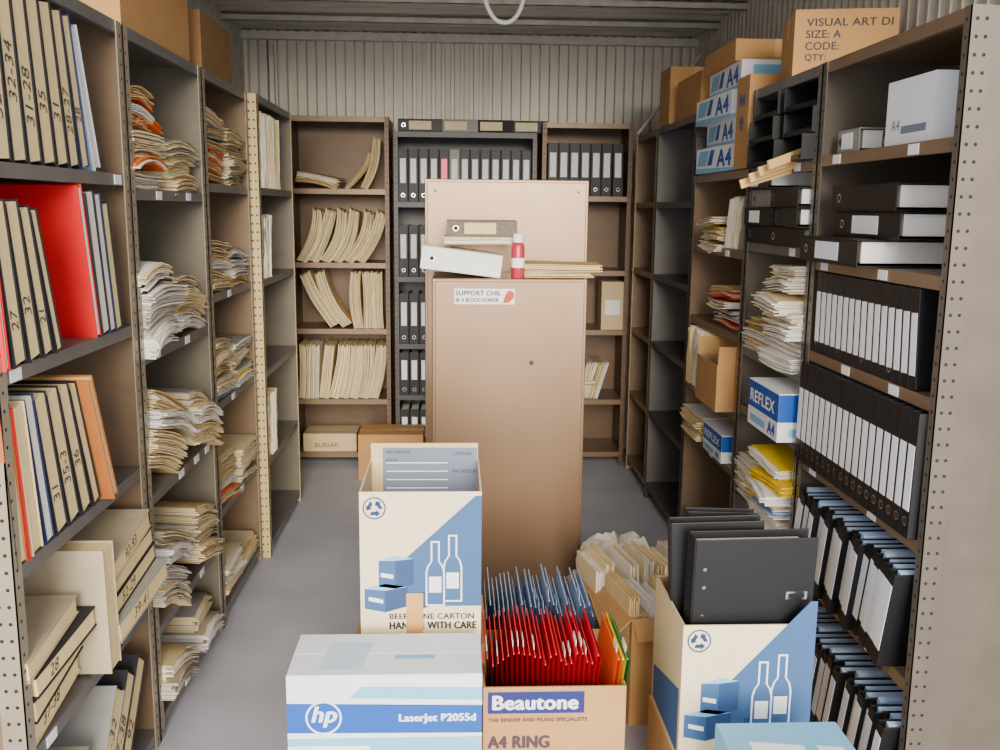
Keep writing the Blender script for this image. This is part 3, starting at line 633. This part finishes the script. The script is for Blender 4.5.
carton(.26,.3,.30,(FR-.0,5.48,2.224),'tall brown carton on the dark grey bay',CARD,rz=RGT,group='brown cartons on the bay tops')
e=carton(.35,.33,.225,(1.365,3.43,2.224),'brown carton with printed lettering on its side',CARD,rz=-.2)
text('VISUAL ART DI',e,BLKP,(-.135,-.0012,.172),w=.29,h=.026,bold=.03)
text('SIZE: A',e,BLKP,(-.135,-.0012,.132),h=.026,bold=.03); text('CODE:',e,BLKP,(-.135,-.0012,.092),h=.026,bold=.03); text('QTY:',e,BLKP,(-.135,-.0012,.052),h=.026,bold=.03)
carton(.74,.40,.30,(FL-.02,3.36,2.274),'large brown carton on top of the olive-grey bay',CARD,rz=LFT)
carton(.5,.38,.22,(FL-.02,4.15,2.274),'darker brown carton on top of the bay',M('dark_cardboard',(150,112,72),.9),rz=LFT)
carton(.42,.30,.30,(-.42,6.02,0),'small brown carton on the floor by the bookcase',CARD)
e=carton(.36,.25,.12,(-.86,YS+.03,.101),'flat pale carton on the bookcase base',CARDL,tape=False)
text('BURSAR',e,BLKP,(-.10,-.001,.03),h=.03)
e=carton(.15,.2,.32,(1.06,YS+.03,.951),'white document carton in the bookcase',CARDL,tape=False)
plate([(-.05,.1),(.05,.1),(.05,.2),(-.05,.2)],LAB,e)
# ---------------------------------------------------------------- rod + hanging loop
b=MB(); b.lathe(0,0,[(.010,0),(.010,.62)],10); o=b.obj('metal_rod',[GALV],None,(1.16,6.2,2.235),(0,math.radians(38),0)); tag(o,'thin pale metal rod leaning against the ribbed wall','rod')
cu=bpy.data.curves.new('cable_loop','CURVE'); cu.dimensions='3D'; cu.bevel_depth=.010; cu.bevel_resolution=3
sp=cu.splines.new('BEZIER'); pts=[(-.085,0,.28),(-.082,0,.08),(0,0,0),(.082,0,.08),(.06,0,.28)]
sp.bezier_points.add(len(pts)-1)
for p,c in zip(sp.bezier_points,pts): p.co=c; p.handle_left_type=p.handle_right_type='AUTO'
tmp=bpy.data.objects.new('t',cu); COL.objects.link(tmp); bpy.context.view_layer.update()
me=bpy.data.meshes.new_from_object(tmp); bpy.data.objects.remove(tmp); me.materials.clear(); me.materials.append(WHP)
o=bpy.data.objects.new('cable_loop',me); COL.objects.link(o); o.location=(.22,4.605,2.60); tag(o,'white cable loop hanging from the roof purlin','cable')
# ---------------------------------------------------------------- camera & light
cam=bpy.data.cameras.new('camera'); co=bpy.data.objects.new('camera',cam); COL.objects.link(co)
cam.sensor_width=36; cam.lens=36*950/1000; cam.clip_start=.05
yaw=math.radians(2.71); pitch=math.radians(9.9); roll=math.radians(.6)
mt=Matrix.Rotation(-yaw,4,'Z')@Matrix.Rotation(pi/2-pitch,4,'X')@Matrix.Rotation(roll,4,'Z')
co.matrix_world=Matrix.Translation((0,0,1.75))@mt
bpy.context.scene.camera=co
w=bpy.data.worlds.new('World'); bpy.context.scene.world=w; w.use_nodes=True
bg=w.node_tree.nodes['Background']; bg.inputs[0].default_value=(.96,.96,1,1); bg.inputs[1].default_value=2.3
s=bpy.data.lights.new('sun','SUN'); s.energy=6.4; s.angle=math.radians(26); s.color=(1,.92,.80)
so=bpy.data.objects.new('sun',s); COL.objects.link(so); so.location=(0,-4,3)
so.rotation_euler=Vector((-.05,1,-.24)).to_track_quat('-Z','Y').to_euler()
